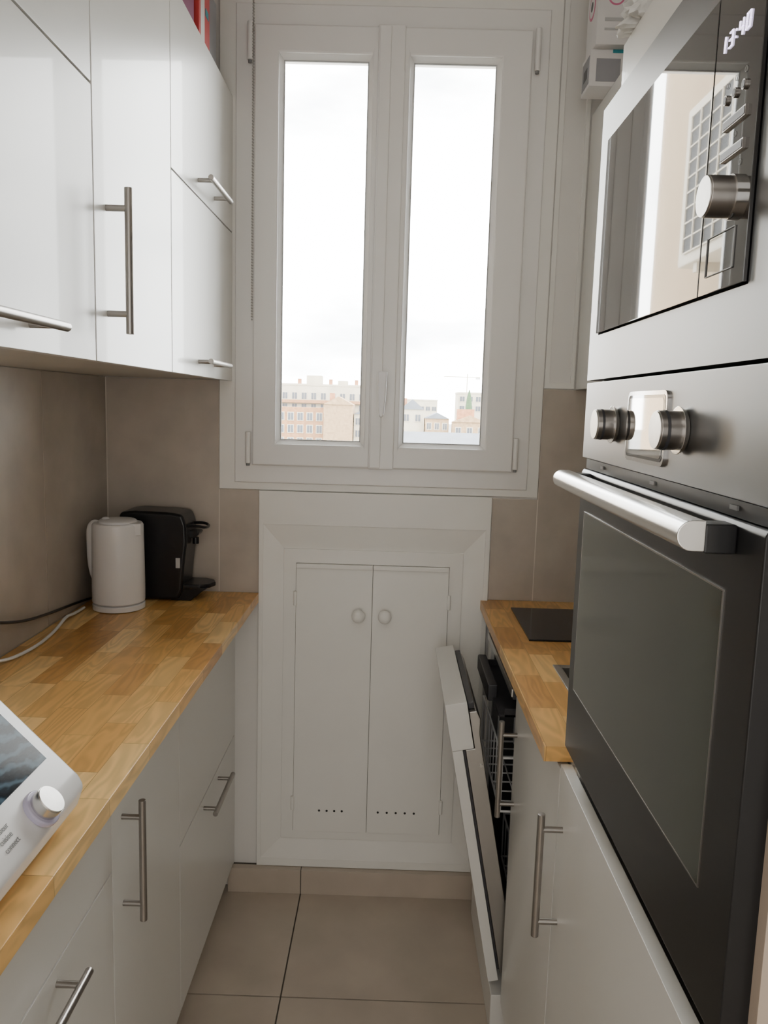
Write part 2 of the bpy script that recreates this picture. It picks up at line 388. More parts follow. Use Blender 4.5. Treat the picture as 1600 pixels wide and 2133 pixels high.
Y0, Y1, Y2, Y3 = .617, 1.217, 1.630, 2.232
G = .0019
BX = -.445
def base_left(y0, y1, label, fronts):
    c = empty('base_cabinet', (-.64, (y0+y1)/2, 0), label, 'kitchen cabinet', group='white base cabinets under the oak worktop')
    MB().box(XL+.009, BX-.020, y0+.0005, y1-.0005, .086, WT-.029, 'carc').obj('body', c)
    MB().box(XL+.02, -.50, y0, y1, .0, .086, 'cab').obj('plinth', c)
    for kind, z0, z1, h in fronts:
        d = MB().box(BX-.018, BX, y0+G, y1-G, z0+G, z1-G, 'cab', bev=.001).obj(kind, c)
        if h[0] == 'y': bar_handle(d, BX, 1, 'y', (y0+y1)/2, h[1])
        elif h[0] == 'z': bar_handle(d, BX, 1, 'z', h[2], h[1], L=.222)
base_left(Y2, Y3, 'white base cabinet with two deep drawers below the worktop', [('drawer', .49, .886, ('n',)), ('drawer', .086, .49, ('y', .462))])
base_left(Y1, Y2, 'narrow white base cabinet with one door and vertical handle', [('door', .086, .886, ('z', .68, Y1+.05))])
base_left(Y0, Y1, 'white base cabinet with three drawers under the kitchen machine', [('drawer', .69, .886, ('n',)), ('drawer', .29, .69, ('y', .66)), ('drawer', .086, .29, ('n',))])
b = MB(); b.box(XL+.009, BX-.002, Y3+.001, D-.0005, 0.078, WT-.029, 'cab'); b.obj('filler_panel', label='narrow white filler panel between cabinet and wall', cat='panel')

MB().box(XL+.0055, -.377, .30, D-.0055, WT-.028, WT, 'wood', bev=.002).obj('worktop', label='long oiled oak butcher block worktop on the white drawers', cat='worktop')

UX = -.456; UZ0, UZ1, UZT = 1.522, 1.922, 2.276
def upper_left(y0, y1, label, fronts):
    c = empty('wall_cabinet', (-.64, (y0+y1)/2, UZ0), label, 'kitchen cabinet', group='white wall cabinets above the oak worktop')
    MB().box(XL+.0, UX-.020, y0+.0005, y1-.0005, UZ0+.005, UZT-.001, 'carc').obj('body', c)
    for kind, z0, z1, h in fronts:
        d = MB().box(UX-.018, UX, y0+G, y1-G, z0+G, z1-G, 'cab', bev=.001).obj(kind, c)
        if h[0] == 'y': bar_handle(d, UX, 1, 'y', (y0+y1)/2, h[1])
        elif h[0] == 'z': bar_handle(d, UX, 1, 'z', h[2], h[1], L=.222)
upper_left(Y2+.006, Y3+.006, 'white wall cabinet with two stacked lift-up doors near the window', [('door', UZ0, UZ1, ('y', 1.557)), ('door', UZ1, UZT, ('y', 1.958))])
upper_left(Y1+.004, Y2+.006, 'narrow tall white wall cabinet with vertical bar handle', [('door', UZ0, UZT, ('z', 1.68, Y1+.056))])
upper_left(Y0+.004, Y1+.004, 'white wall cabinet with two stacked doors above the kitchen machine', [('door', UZ0, UZ1, ('y', 1.557)), ('door', UZ1, UZT, ('y', 1.958))])

# cartons on left cabinets
MB().box(-.70, -.475, 1.70, 1.90, UZT, 2.56, 'bmag', bev=.002).obj('carton', label='dark magenta carton standing on the wall cabinet', cat='box')
b = MB(); b.box(-.70, -.470, 1.925, 2.03, UZT, 2.60, 'bred', bev=.002); b.box(-.4702, -.4692, 1.94, 1.975, UZT+.02, 2.55, 'bwht'); b.box(-.4702, -.4688, 1.985, 2.015, UZT+.10, 2.36, 'bteal'); b.obj('carton', label='red and white printed carton standing on the wall cabinet', cat='box')
MB().box(-.70, -.476, 2.045, 2.13, UZT, 2.45, 'bgry', bev=.002).obj('carton', label='gray carton standing on the wall cabinet', cat='box')

# ------------------------------------------------------------------ kettle
kx, ky = -.711, 2.030
kt = empty('kettle', (kx, ky, WT), 'white plastic electric kettle standing on the worktop', 'kettle')
MB().lathe([(.062, 0), (.0665, .002), (.0665, .014), (.062, .017)], (kx, ky, WT), 'plw').obj('power_base', kt)
MB().lathe([(.063, .018), (.0668, .022), (.0670, .06), (.0660, .13), (.0650, .20), (.0645, .222), (.061, .2275), (.050, .228)], (kx, ky, WT), 'plw').obj('body', kt)
b = MB(); b.lathe([(.049, .226), (.049, .232), (.044, .236), (.010, .238)], (kx, ky, WT), 'plw'); b.sph((kx-.03, ky-.005, WT+.237), .010, 'plw', sc=(1, 1, .5)); b.obj('lid', kt)
X = Matrix.Translation((kx, ky, WT)) @ Matrix.Rotation(math.radians(-20), 4, 'Z')
b = MB(); b.prism([(.046, .024), (.046, -.024), (.064, -.012), (.073, 0), (.064, .012)], 'xy', .198, .2300, 'plw', bev=.003, X=X); b.obj('spout', kt)
X = Matrix.Translation((kx, ky, WT)) @ Matrix.Rotation(math.radians(170), 4, 'Z')
b = MB()
b.tube([(.052, 0, .218), (.067, 0, .220), (.077, 0, .205), (.078, 0, .165), (.076, 0, .12), (.069, 0, .085), (.056, 0, .065)], .011, 'plw', seg=14, X=X); b.obj('handle', kt)
# ------------------------------------------------------------------ coffee machine
cm = empty('coffee_machine', (-.64, 2.165, WT), 'black capsule coffee machine beside the white kettle', 'coffee machine')
b = MB(); b.prism([(-.722, WT+.004), (-.578, WT+.004), (-.566, WT+.03), (-.560, WT+.10), (-.552, WT+.165), (-.554, WT+.212), (-.564, WT+.240), (-.60, WT+.246), (-.70, WT+.248), (-.734, WT+.242), (-.741, WT+.20), (-.732, WT+.10)], 'xz', 2.108, 2.226, 'plk', bev=.009, seg=4)
b.obj('body', cm)
b = MB(); b.prism([(-.57, WT+.168), (-.54, WT+.172), (-.530, WT+.180), (-.526, WT+.188), (-.532, WT+.192), (-.57, WT+.192)], 'xz', 2.145, 2.19, 'plk', bev=.003)
b.cyl((-.542, 2.167, WT+.162), (0, 0, 1), .009, .018, 'plk'); b.obj('coffee_outlet', cm)
b = MB(); b.tube([(-.565, 2.132, WT+.206), (-.53, 2.133, WT+.207), (-.512, 2.142, WT+.203), (-.508, 2.167, WT+.201), (-.512, 2.19, WT+.203), (-.53, 2.2, WT+.207), (-.565, 2.2, WT+.206)], .004, 'plk'); b.obj('lever', cm)
b = MB(); b.prism([(-.59, 2.115), (-.52, 2.12), (-.495, 2.14), (-.486, 2.167), (-.495, 2.194), (-.52, 2.214), (-.59, 2.219)], 'xy', WT+.034, WT+.046, 'plk', bev=.003)
b.prism([(-.60, WT), (-.545, WT), (-.515, WT+.026), (-.498, WT+.038), (-.60, WT+.042)], 'xz', 2.12, 2.21, 'plk', bev=.003); b.obj('drip_tray', cm)
MB().box(-.582, -.570, 2.1068, 2.1078, WT+.094, WT+.122, 'lgray').obj('sticker', cm, label='small white label sticker')
# cables
MB().tube([(-.806, 2.08, WT+.010), (-.806, 1.97, WT+.022), (-.803, 1.80, WT+.040), (-.799, 1.66, WT+.062), (-.797, 1.52, WT+.10), (-.80, 1.40, WT+.15)], .0034, 'plk').obj('power_cable', label='black power cable running along the tiled wall', cat='cable')
MB().tube([(-.792, 2.00, WT+.005), (-.790, 1.93, WT+.008), (-.786, 1.87, WT+.014), (-.775, 1.77, WT+.006), (-.770, 1.66, WT+.005), (-.780, 1.55, WT+.012), (-.79, 1.42, WT+.05)], .0036, 'cabletw').obj('power_cable', label='white power cable lying on the worktop', cat='cable')

# ------------------------------------------------------------------ kitchen machine
km = empty('kitchen_machine', (-.58, .79, WT), 'white cooking machine with tilted screen and round dial on the worktop', 'kitchen machine')
b = MB(); b.prism([(-.435, WT+.006), (-.398, WT+.020), (-.388, WT+.050), (-.396, WT+.064), (-.527, WT+.195), (-.55, WT+.203), (-.79, WT+.203), (-.79, WT+.006)], 'xz', .575, .972, 'plw', bev=.032, seg=6)
b.obj('body', km)
MB().box(-.78, -.46, .62, .94, WT, WT+.012, 'plg').obj('foot', km)
n = Vector((1, 0, 1)).normalized(); u = Vector((-1, 0, 1)).normalized(); P0 = Vector((-.412, 0, 1.0))
def slope(y, s, h): return Vector((P0.x, y, P0.z))+u*s+n*h
def slab(b, y0, y1, s0, s1, h0, h1, m):
    c = [(y0, s0), (y1, s0), (y1, s1), (y0, s1)]
    b.quadhull([slope(y, s, h0) for y, s in c], [slope(y, s, h1) for y, s in c], m)
b = MB(); slab(b, .70, .944, .021, .142, -.002, .0012, 'screen'); b.obj('screen', km, label='dark touch screen showing a wave picture')
kc = slope(.866, -.016, 0)
b = MB(); b.cyl(kc+n*.003, n, .0235, .008, 'ring', seg=40, bev=.002); b.obj('dial_ring', km, label='translucent lilac ring')
b = MB(); b.cyl(kc+n*.011, n, .0185, .018, 'bright', seg=40); b.cyl(kc+n*.0205, n, .0179, .002, 'knobface', seg=40, bev=.0007); b.obj('dial', km, label='brushed silver dial')
for i, w_ in enumerate(('monsieur', 'cuisine', 'connect')):
    text(w_, .0092, (0, 1, 0), u, slope(.795, .001-.0098*i, .0006), 'gray', km, 'lettering')
b = MB(); b.cyl((-.655, .75, WT+.255), (0, 0, 1), .078, .11, 'bright', r2=.088); b.cyl((-.655, .75, WT+.318), (0, 0, 1), .092, .016, 'plk', bev=.004); b.tube([(-.57, .70, WT+.29), (-.53, .67, WT+.28), (-.53, .67, WT+.23), (-.575, .70, WT+.22)], .009, 'plk'); b.obj('mixing_bowl', km, label='steel bowl with black lid')

# ------------------------------------------------------------------ right side: worktop with sink, hob
RX = .29; TY1 = 1.208; TY0 = .600; WE = 1.246; DE = 1.236
sx0, sx1, sy0, sy1 = .372, .79, 1.29, 1.650
b = MB()
b.box(.264, .862, sy1, D-.0055, WT-.026, WT, 'wood', bev=.0); b.box(.264, sx0, WE, sy1, WT-.026, WT, 'wood'); b.box(sx1, .862, WE, sy1, WT-.026, WT, 'wood'); b.box(sx0, sx1, WE, sy0, WT-.026, WT, 'wood')
b.obj('worktop', label='short oak butcher block worktop with hob and sink', cat='worktop')
sk = empty('sink', (.58, 1.46, WT), 'stainless steel inset sink in the oak worktop', 'sink')
b = MB(); r_ = .013
b.box(sx0-r_, sx0+.004, sy0-r_, sy1+r_, WT, WT+.003, 'dsteel', bev=.001); b.box(sx1-.004, sx1+r_, sy0-r_, sy1+r_, WT, WT+.003, 'dsteel', bev=.001)
b.box(sx0, sx1, sy0-r_, sy0+.004, WT, WT+.003, 'dsteel', bev=.001); b.box(sx0, sx1, sy1-.004, sy1+r_, WT, WT+.003, 'dsteel', bev=.001); b.obj('rim', sk)
b = MB()
b.box(sx0+.001, sx0+.003, sy0+.001, sy1-.001, WT-.16, WT, 'dsteel'); b.box(sx1-.003, sx1-.001, sy0+.001, sy1-.001, WT-.16, WT, 'dsteel')
b.box(sx0+.001, sx1-.001, sy0+.001, sy0+.003, WT-.16, WT, 'dsteel'); b.box(sx0+.001, sx1-.001, sy1-.003, sy1-.001, WT-.16, WT, 'dsteel'); b.box(sx0+.001, sx1-.001, sy0+.001, sy1-.001, WT-.162, WT-.16, 'dsteel')
b.cyl((.58, 1.46, WT-.159), (0, 0, 1), .04, .003, 'chrome'); b.obj('basin', sk)
MB().box(.338, .845, 1.840, 2.142, WT, WT+.005, 'hob', bev=.0015).obj('hob', label='plain black glass hob set in the oak worktop', cat='hob')

# sink base cabinet
SB0, SB1 = DE+.001, 1.694
c = empty('base_cabinet', (.58, (SB0+SB1)/2, 0), 'white base cabinet with vertical handle next to the dishwasher', 'kitchen cabinet')
b = MB(); carcass(b, RX+.02, .86, SB0, SB1, .086, WT-.027, top=False); b.box(.842, .86, SB0+.018, SB1-.018, .104, WT-.027, 'carc'); b.obj('body', c)
MB().box(.345, .85, SB0, SB1, 0, .086, 'cab').obj('plinth', c)
d = MB().box(RX, RX+.018, SB0+G, SB1-G, .088, .886, 'cab', bev=.001).obj('door', c)
bar_handle(d, RX, -1, 'z', SB1-.038, .682, L=.222)

# ------------------------------------------------------------------ dishwasher
dw0, dw1 = 1.700, 2.150
dw = empty('dishwasher', (.59, (dw0+dw1)/2, 0), 'slim built-in dishwasher with its white door tilted open', 'dishwasher')
b = MB()
bx0 = .300
b.box(bx0, .86, dw0, dw0+.012, .10, .872, 'tub', bev=.001); b.box(bx0, .86, dw1-.012, dw1, .10, .872, 'tub', bev=.001)
b.box(.35, .86, dw0+.014, dw1-.014, .10, .114, 'tub'); b.box(bx0, .86, dw0+.012, dw1-.012, .846, .872, 'tub'); b.box(.845, .86, dw0, dw1, .10, .872, 'tub')
b.obj('body', dw)
b = MB(); b.box(.284, .2995, dw0, dw1, .826, .872, 'plg', bev=.001); b.box(.280, .2842, dw0, dw1, .832, .850, 'bright', bev=.001); b.obj('front_trim', dw, label='steel edged top trim')
MB().box(.268, .34, dw0+.003, dw1-.003, 0, .098, 'cab', bev=.004).obj('plinth', dw)
th = math.radians(10.7); hx_, hz_ = .262, .125
X = Matrix.Translation((hx_, 0, hz_)) @ Matrix.Rotation(-th, 4, 'Y') @ Matrix.Translation((-hx_, 0, -hz_))
b = MB(); b.box(.262, .286, dw0+.012, dw1-.008, .125, .7035, 'cab', bev=.001, X=X); b.box(.2615, .312, dw0+.0115, dw1-.0075, .704, .815, 'cab', bev=.0015, X=X)
dd = b.obj('door', dw, label='white door panel tilted open')
b = MB()
b.box(.2865, .292, dw0+.016, dw1-.012, .15, .70, 'plg', X=X)
b.prism([(.2925, .14), (.322, .14), (.330, .16), (.330, .735), (.337, .770), (.331, .79), (.3135, .79), (.3135, .7025), (.2925, .7025)], 'xz', dw0+.0145, dw1-.014, 'dsteel', bev=.002, X=X)
b.cyl((.322, dw0+.0135, .66), (0, 1, 0), .004, .004, 'chrome', X=X, seg=16)
b.obj('inner_door', dd, label='stainless steel inner door')
b = MB(); b.box(.3135, .328, dw0+.03, dw1-.03, .791, .806, 'plg', bev=.002, X=X); b.obj('control_strip', dd)
def rack(z0, z1, x0, x1, nm):
    b = MB(); y0, y1 = dw0+.03, dw1-.03; r = .0022
    for z in (z0, z1): b.tube([(x0, y0, z), (x1, y0, z)], r*1.3, 'rack', smooth=False); b.tube([(x0, y1, z), (x1, y1, z)], r*1.3, 'rack', smooth=False); b.tube([(x0, y0, z), (x0, y1, z)], r*1.3, 'rack', smooth=False); b.tube([(x1, y0, z), (x1, y1, z)], r*1.3, 'rack', smooth=False)
    y = y0
    while y <= y1+.001:
        b.tube([(x0, y, z1), (x0, y, z0), (x1, y, z0), (x1, y, z1)], r, 'rack', seg=6, smooth=False); y += (y1-y0)/8
    x = x0
    while x < x1:
        b.tube([(x, y0, z1), (x, y0, z0)], r, 'rack', seg=6, smooth=False); b.tube([(x, y1, z1), (x, y1, z0)], r, 'rack', seg=6, smooth=False); b.tube([(x, y0, z0), (x, y1, z0)], r, 'rack', seg=6, smooth=False)
        x += .045
    b.obj(nm, dw)
rack(.545, .675, .272, .76, 'dish_rack'); rack(.20, .33, .345, .80, 'dish_rack')
b = MB(); b.box(.262, .80, dw0+.05, dw1-.04, .765, .770, 'plg'); b.box(.248, .272, dw0+.16, dw1-.05, .760, .802, 'plg', bev=.004)
for y in (dw0+.05, dw1-.046): b.box(.275, .80, y, y+.006, .765, .785, 'plg')
b.obj('cutlery_tray', dw, label='dark gray cutlery tray')
MB().box(RX, RX+.03, dw1+.002, 2.211, .0, .890, 'cab', bev=.001).obj('filler_panel', label='narrow white filler panel beside the dishwasher', cat='panel')

# ------------------------------------------------------------------ tall tower
TX = .322; TT2 = 1.985
tw = empty('tall_cabinet', (.6, .906, 0), 'tall white cabinet housing oven and microwave', 'kitchen cabinet')
b = MB(); b.box(TX-.012, .865, TY1-.018, TY1, .086, TT2, 'cab', bev=.001)
b.box(TX-.012, .865, TY1+.0005, DE-.0005, .086, WT-.03, 'cab')
b.box(TX-.012, .865, TY0+.006, TY1-.018, TT2-.018, TT2, 'cab'); b.box(TX+.0, .86, TY0+.006, TY1-.018, .905, .93, 'cab'); b.box(TX, .86, TY0+.006, TY1-.018, 1.506, 1.518, 'carc')
b.box(TX-.012, TX+.006, TY0+.006, TY1-.018, 1.905, TT2-.018, 'cab'); b.box(TX-.012, TX+.006, TY0+.006, TY1-.018, .905, .925, 'cab'); b.box(.845, .865, TY0+.006, TY1-.018, .086, TT2-.018, 'carc')
b.obj('body', tw)
MB().box(TX-.012, .865, TY0-.012, TY0+.0055, .0, TT2, 'side', bev=.001).obj('side_panel', tw, label='white side panel with its shade coloured in as beige')
MB().box(.345, .85, TY0+.007, DE-.002, 0, .086, 'cab').obj('plinth', tw)
d = MB().box(RX, RX+.018, TY0+G, DE-G, .088, .896, 'cab', bev=.001).obj('door', tw)
bar_handle(d, RX, -1, 'z', TY1-.012, .722, L=.212)

# oven
OX = .287
ov = empty('oven', (.6, .906, .936), 'black and steel built-in oven below the microwave', 'oven')
MB().box(TX+.008, .84, TY0+.02, TY1-.03, .936, 1.50, 'black').obj('body', ov)
b = MB(); b.box(OX, TX+.006, TY0+.003, TY1-.003, 1.400, 1.511, 'steel', bev=.0015); cp = b.obj('control_panel', ov, label='brushed steel control panel')
b = MB(); b.box(OX+.006, TX+.006, TY0+.006, TY1-.006, 1.384, 1.3985, 'black')
for k in (1, 7, 13): b.box(OX+.004, OX+.0065, TY0+.03+.036*k, TY0+.045+.036*k, 1.390, 1.394, 'gray')
b.obj('vent_strip', ov)
for yk in (1.037, .795):
    b = MB(); b.cyl((OX-.003, yk, 1.453), (1, 0, 0), .0245, .006, 'chrome', r2=.021, seg=48, bev=.001); b.cyl((OX-.016, yk, 1.453), (1, 0, 0), .0195, .022, 'hsteel', seg=48, bev=.0012)
    b.cyl((OX-.0275, yk, 1.453), (1, 0, 0), .0185, .001, 'knobface', seg=48); b.cyl((OX-.0195, yk, 1.453), (1, 0, 0), .0200, .003, 'plg', seg=48)
    b.obj('knob', cp, label='brushed steel control knob')
def rrect(y0, y1, z0, z1, r, n=6):
    P = []
    for cy, cz, a0 in ((y1-r, z1-r, 0), (y0+r, z1-r, 90), (y0+r, z0+r, 180), (y1-r, z0+r, 270)):
        for k in range(n+1): a = math.radians(a0+90*k/n); P.append((cy+r*math.cos(a), cz+r*math.sin(a)))
    return P
b = MB()
b.prism(rrect(.838, .978, 1.413, 1.494, .010), 'yz', OX-.0030, OX, 'chrome'); b.prism(rrect(.8425, .9735, 1.4175, 1.4895, .007), 'yz', OX-.0034, OX-.002, 'bglass'); b.prism(rrect(.846, .970, 1.421, 1.486, .005), 'yz', OX-.0037, OX-.002, 'mirror')
b.obj('display', cp, label='mirror-finish display with chrome rim')
b = MB(); b.prism([(OX+.003, .937), (OX, .942), (OX, 1.378), (OX+.003, 1.383), (OX+.036, 1.383), (OX+.036, .937)], 'xz', TY0+.002, TY1-.004, 'black', bev=.0015)
od = b.obj('door', ov, label='matt black oven door')
b = MB(); b.prism(rrect(.668, 1.168, 1.048, 1.320, .004), 'yz', OX-.0010, OX+.002, 'ovglass'); b.obj('door_glass', od, label='dark reflective oven window')
b = MB()
for (y0, y1, z0, z1) in ((.666, 1.170, 1.0465, 1.048), (.666, 1.170, 1.320, 1.3215), (.6665, .668, 1.048, 1.32), (1.168, 1.1695, 1.048, 1.32)): b.box(OX-.0012, OX+.001, y0, y1, z0, z1, 'hsteel')
b.obj('glass_edge', od)
b = MB(); hz = 1.370
prof = []
for k in range(13): a = math.radians(90+180*k/12); prof.append((OX-.038+.0130*math.cos(a), hz+.0130*math.sin(a)))
prof = [(OX-.027, hz+.0130)]+prof+[(OX-.027, hz-.0130)]
b.prism(prof, 'xz', .648, 1.165, 'bright', bev=.0012, seg=2)
b.obj('handle', od, label='broad polished aluminium oven handle')
for y0, y1 in ((.650, .676), (1.137, 1.163)): MB().box(OX-.027, OX, y0, y1, hz-.015, hz+.010, 'black', bev=.002).obj('handle_mount', od)

# microwave
mw = empty('microwave', (.6, .906, 1.514), 'built-in steel microwave with black glass door', 'microwave')
MB().box(TX+.008, .80, TY0+.02, TY1-.03, 1.53, 1.88, 'black').obj('body', mw)
b = MB(); y0, y1, z0, z1 = TY0+.002, TY1-.003, 1.5145, 1.896; gy0, gy1, gz0, gz1 = .673, 1.157, 1.577, 1.843
for (a0, a1, c0, c1) in ((y0, y1, z0, gz0), (y0, y1, gz1, z1), (y0, gy0, gz0, gz1), (gy1, y1, gz0, gz1)): b.box(OX, TX+.006, a0, a1, c0, c1, 'steel', bev=0.)
b.box(OX+.012, TX+.005, gy0, gy1, gz0, gz1, 'black')
b.obj('trim_frame', mw, label='brushed steel surround')
MB().box(OX-.004, OX+.010, .7745, gy1-.002, gz0+.002, gz1-.002, 'bglass', bev=.0008).obj('door', mw, label='black glass door')
b = MB(); b.box(OX-.004, OX+.010, gy0+.002, .7725, gz0+.002, gz1-.002, 'bglass', bev=.0008); cpn = b.obj('control_panel', mw, label='black glass control panel')
FX = OX-.0045
b = MB(); kz, kyy = 1.653, .706
b.cyl((FX-.002, kyy, kz), (1, 0, 0), .0185, .005, 'chrome', seg=48); b.cyl((FX-.014, kyy, kz), (1, 0, 0), .0172, .022, 'hsteel', seg=48, bev=.001); b.cyl((FX-.0255, kyy, kz), (1, 0, 0), .0165, .001, 'knobface', seg=48)
b.obj('knob', cpn, label='brushed steel turning knob')
for z in (1.719, 1.693):
    b = MB(); b.box(FX-.0022, FX+.001, .692, .738, z-.0042, z+.0042, 'hsteel'); b.box(FX-.0026, FX, .6935, .7365, z-.0030, z+.0030, 'plg'); b.obj('button', cpn)
for y, z in ((.739, 1.742), (.7205, 1.742), (.702, 1.742)):
    b = MB(); b.cyl((FX-.0006, y, z), (1, 0, 0), .0042, .0022, 'hsteel', seg=24); b.cyl((FX-.0009, y, z), (1, 0, 0), .0032, .0022, 'plg', seg=24); b.obj('button', cpn)
b = MB()
for (y0, y1, z0, z1) in ((.697, .757, 1.628, 1.6287), (.697, .757, 1.594, 1.5947), (.697, .6977, 1.594, 1.6287), (.7563, .757, 1.594, 1.6287)): b.box(FX-.0006, FX+.0004, y0, y1, z0, z1, 'gray')
b.obj('door_release_button', cpn)
# clock 13:40, seven-segment
SEG = {'1': 'ef', '3': 'abgcd', '4': 'fgbc', '0': 'abcdef'}
b = MB(); dwid, dh, tk = .0085, .0130, .0010; cz = 1.793; sh = .10
cur = .7535
def seg(y, z, w, h):
    A = [(y, z), (y+w, z), (y+w, z+h), (y, z+h)]
    F = [(FX-.0008, cur-(p[0]+sh*p[1]), cz-dh/2+p[1]) for p in A]; B = [(FX+.0004, q[1], q[2]) for q in F]
    b.quadhull(F, B, 'led')
for ch in '13:40':
    if ch == ':':
        seg(0, dh*.25, tk*1.4, tk*1.4); seg(0, dh*.68, tk*1.4, tk*1.4); cur -= .0068; continue
    S = SEG[ch]; vt = tk*1.5
    if 'a' in S: seg(vt*.5, dh-tk, dwid-vt, tk)
    if 'd' in S: seg(vt*.5, 0, dwid-vt, tk)
    if 'g' in S: seg(vt*.5, dh/2-tk/2, dwid-vt, tk)
    if 'f' in S: seg(0, dh/2+.0002, vt, dh/2-.0003)
    if 'e' in S: seg(0, .0001, vt, dh/2-.0003)
    if 'b' in S: seg(dwid-vt, dh/2+.0002, vt, dh/2-.0003)
    if 'c' in S: seg(dwid-vt, .0001, vt, dh/2-.0003)
    cur -= (.0085 if ch == '1' else dwid+.0056)
b.obj('clock_digits', cpn, label='glowing digits reading 13:40')
def ring_icon(y, z, r):
    b = MB()
    P = [(FX-.0002, y+r*math.cos(2*math.pi*k/20), z+r*math.sin(2*math.pi*k/20)) for k in range(21)]
    b.tube(P, .00022, 'lgray', seg=5, smooth=False); b.obj('control_icon', cpn)
for y in (.739, .7205, .702): ring_icon(y, 1.754, .0022)
ring_icon(.715, 1.707, .002); ring_icon(.700, 1.680, .0024)

# right wall cabinet and things on top
rc = empty('wall_cabinet', (.68, 1.72, TT), 'white wall cabinet above the hob carrying cartons', 'kitchen cabinet')
MB().box(.521, XR, 1.222, 2.238, TT+.001, 2.249, 'carc').obj('body', rc)
MB().box(.502, .520, 1.223, 1.728, TT+.001, 2.249, 'cab', bev=.001).obj('door', rc); MB().box(.502, .520, 1.731, 2.236, TT+.001, 2.249, 'cab', bev=.001).obj('door', rc)
b = MB(); b.box(.447, .575, 2.045, 2.13, 2.2495, 2.333, 'bwht', bev=.001); b.box(.50, .5755, 2.044, 2.0455, 2.325, 2.3325, 'bteal'); b.box(.462, .52, 2.044, 2.0455, 2.26, 2.312, 'bgry'); b.box(.4462, .4475, 2.052, 2.122, 2.258, 2.322, 'bgry'); b.box(.4458, .4475, 2.07, 2.105, 2.275, 2.30, 'plg')
b.obj('carton', label='flat gray and white printed carton with teal edge', cat='box')
b = MB(); b.box(.452, .61, 2.02, 2.125, 2.3335, 2.62, 'bwht', bev=.001)
b.cyl((.4515, 2.075, 2.44), (1, 0, 0), .030, .001, 'bpnk'); b.cyl((.4512, 2.075, 2.44), (1, 0, 0), .024, .0012, 'bwht'); b.cyl((.4510, 2.075, 2.44), (1, 0, 0), .011, .0014, 'plg')
b.cyl((.495, 2.0198, 2.44), (0, 1, 0), .020, .001, 'bpnk'); b.cyl((.495, 2.0194, 2.44), (0, 1, 0), .016, .001, 'bwht'); b.box(.47, .53, 2.0192, 2.0205, 2.385, 2.393, 'lgray'); b.box(.47, .56, 2.0192, 2.0205, 2.365, 2.370, 'lgray')
b.obj('carton', label='white printed carton with pink ring stacked on another', cat='box')
b = MB(); t = bmesh.new(); bmesh.ops.create_icosphere(t, subdivisions=5, radius=1)
for v in t.verts:
    q = v.co.copy(); nn = noise.noise(q*2.3)*.35+abs(noise.noise(q*5))*.6+abs(noise.noise(q*11))*.30-.15
    v.co = Vector((q.x*.045, q.y*.05, q.z*.068))*(1+nn)
    if v.co.z < -.03: v.co.z = -.03
b._add(t, 'bag', Matrix.Translation((.350, 1.15, TT2+.0305))); b.obj('plastic_bag', label='crumpled clear plastic bag on top of the tall cabinet', cat='plastic bag')

# ------------------------------------------------------------------ outside
MB().box(-600, 600, 12, 900, -19, -18, 'f_ground').obj('ground', label='street level far below', kind='structure')
MB().box(-1.6, -.95, 2.9, 4.9, -18, 6, 'f_wall').obj('building', label='sand coloured rendered facade wing beside the window', cat='building')
az0, az1, ay0, ay1 = 2.12, 2.80, 3.16, 3.74
ac = empty('air_conditioner', (-.82, 3.45, az0), 'cream outdoor air conditioner unit mounted on the facade', 'air conditioner')
b = MB(); b.box(-.93, -.70, ay0, ay1, az0, az1, 'ac', bev=.012); b.box(-.702, -.694, ay0+.06, ay1-.08, az0+.05, az1-.05, 'acd'); b.obj('casing', ac)
b = MB()
for k in range(10):
    z = az0+.05+(az1-az0-.10)*k/9; b.box(-.697, -.690, ay0+.06, ay1-.08, z-.003, z+.003, 'ac')
for k in range(5):
    y = ay0+.06+(ay1-ay0-.14)*k/4; b.box(-.697, -.688, y-.004, y+.004, az0+.05, az1-.05, 'ac')
b.obj('grille', ac)
for y in (3.25, 3.55): MB().box(-.9495, -.72, y, y+.04, az0-.04, az0, 'ac').obj('bracket', ac)

def building(label, x0, x1, y, dep, ztop, m, wins=None, roof=None, wm='f_win'):
    B = empty('building', ((x0+x1)/2, y, -18), label, 'building')
    b = MB(); b.box(x0, x1, y, y+dep, -18, ztop, m)
    if roof == 'flat': b.box(x0-.1, x1+.1, y-.1, y+dep, ztop, ztop+.5, 'f_cream')
    b.obj('body', B)
    if roof and roof[0] == 'gable':
        h = roof[1]; MB().prism([(x0-.1, ztop), (x1+.1, ztop), ((x0+x1)/2, ztop+h)], 'xz', y-.3, y+dep, roof[2]).obj('roof', B)
    if wins:
        wx, zs, ww, wh = wins; first = None
        for z in zs:
            for k in range(wx):
                cx = x0+(x1-x0)*(k+.5)/wx
                if first is None:
                    b = MB(); b.box(cx-ww/2-.18, cx+ww/2+.18, y-.10, y, z-.18, z+wh+.18, 'f_cream'); b.box(cx-ww/2, cx-.06, y-.13, y-.08, z, z+wh, wm); b.box(cx+.06, cx+ww/2, y-.13, y-.08, z, z+wh, wm)
                    first = b.obj('facade_window', B); base = (cx, z)
                else:
                    o = first.copy(); COL.objects.link(o); o.parent = B; o.location = first.location+Vector((cx-base[0], 0, z-base[1]))
    return B
B = building('long cream apartment block with balconies', -36, -7.6, 215, 12, 6.0, 'f_cream', (11, [-3.6, -.6, 2.4], 1.3, 1.7), 'flat')
for z in (-.7, 2.3): MB().box(-35, -9, 213.6, 215, z-.9, z-.1, 'f_brick').obj('balcony', B)
MB().box(-24, -20, 217, 222, 6.5, 8.8, 'f_cream').obj('roof_access', B); MB().box(-15.5, -13, 217, 222, 6.5, 7.6, 'f_cream').obj('roof_access', B)
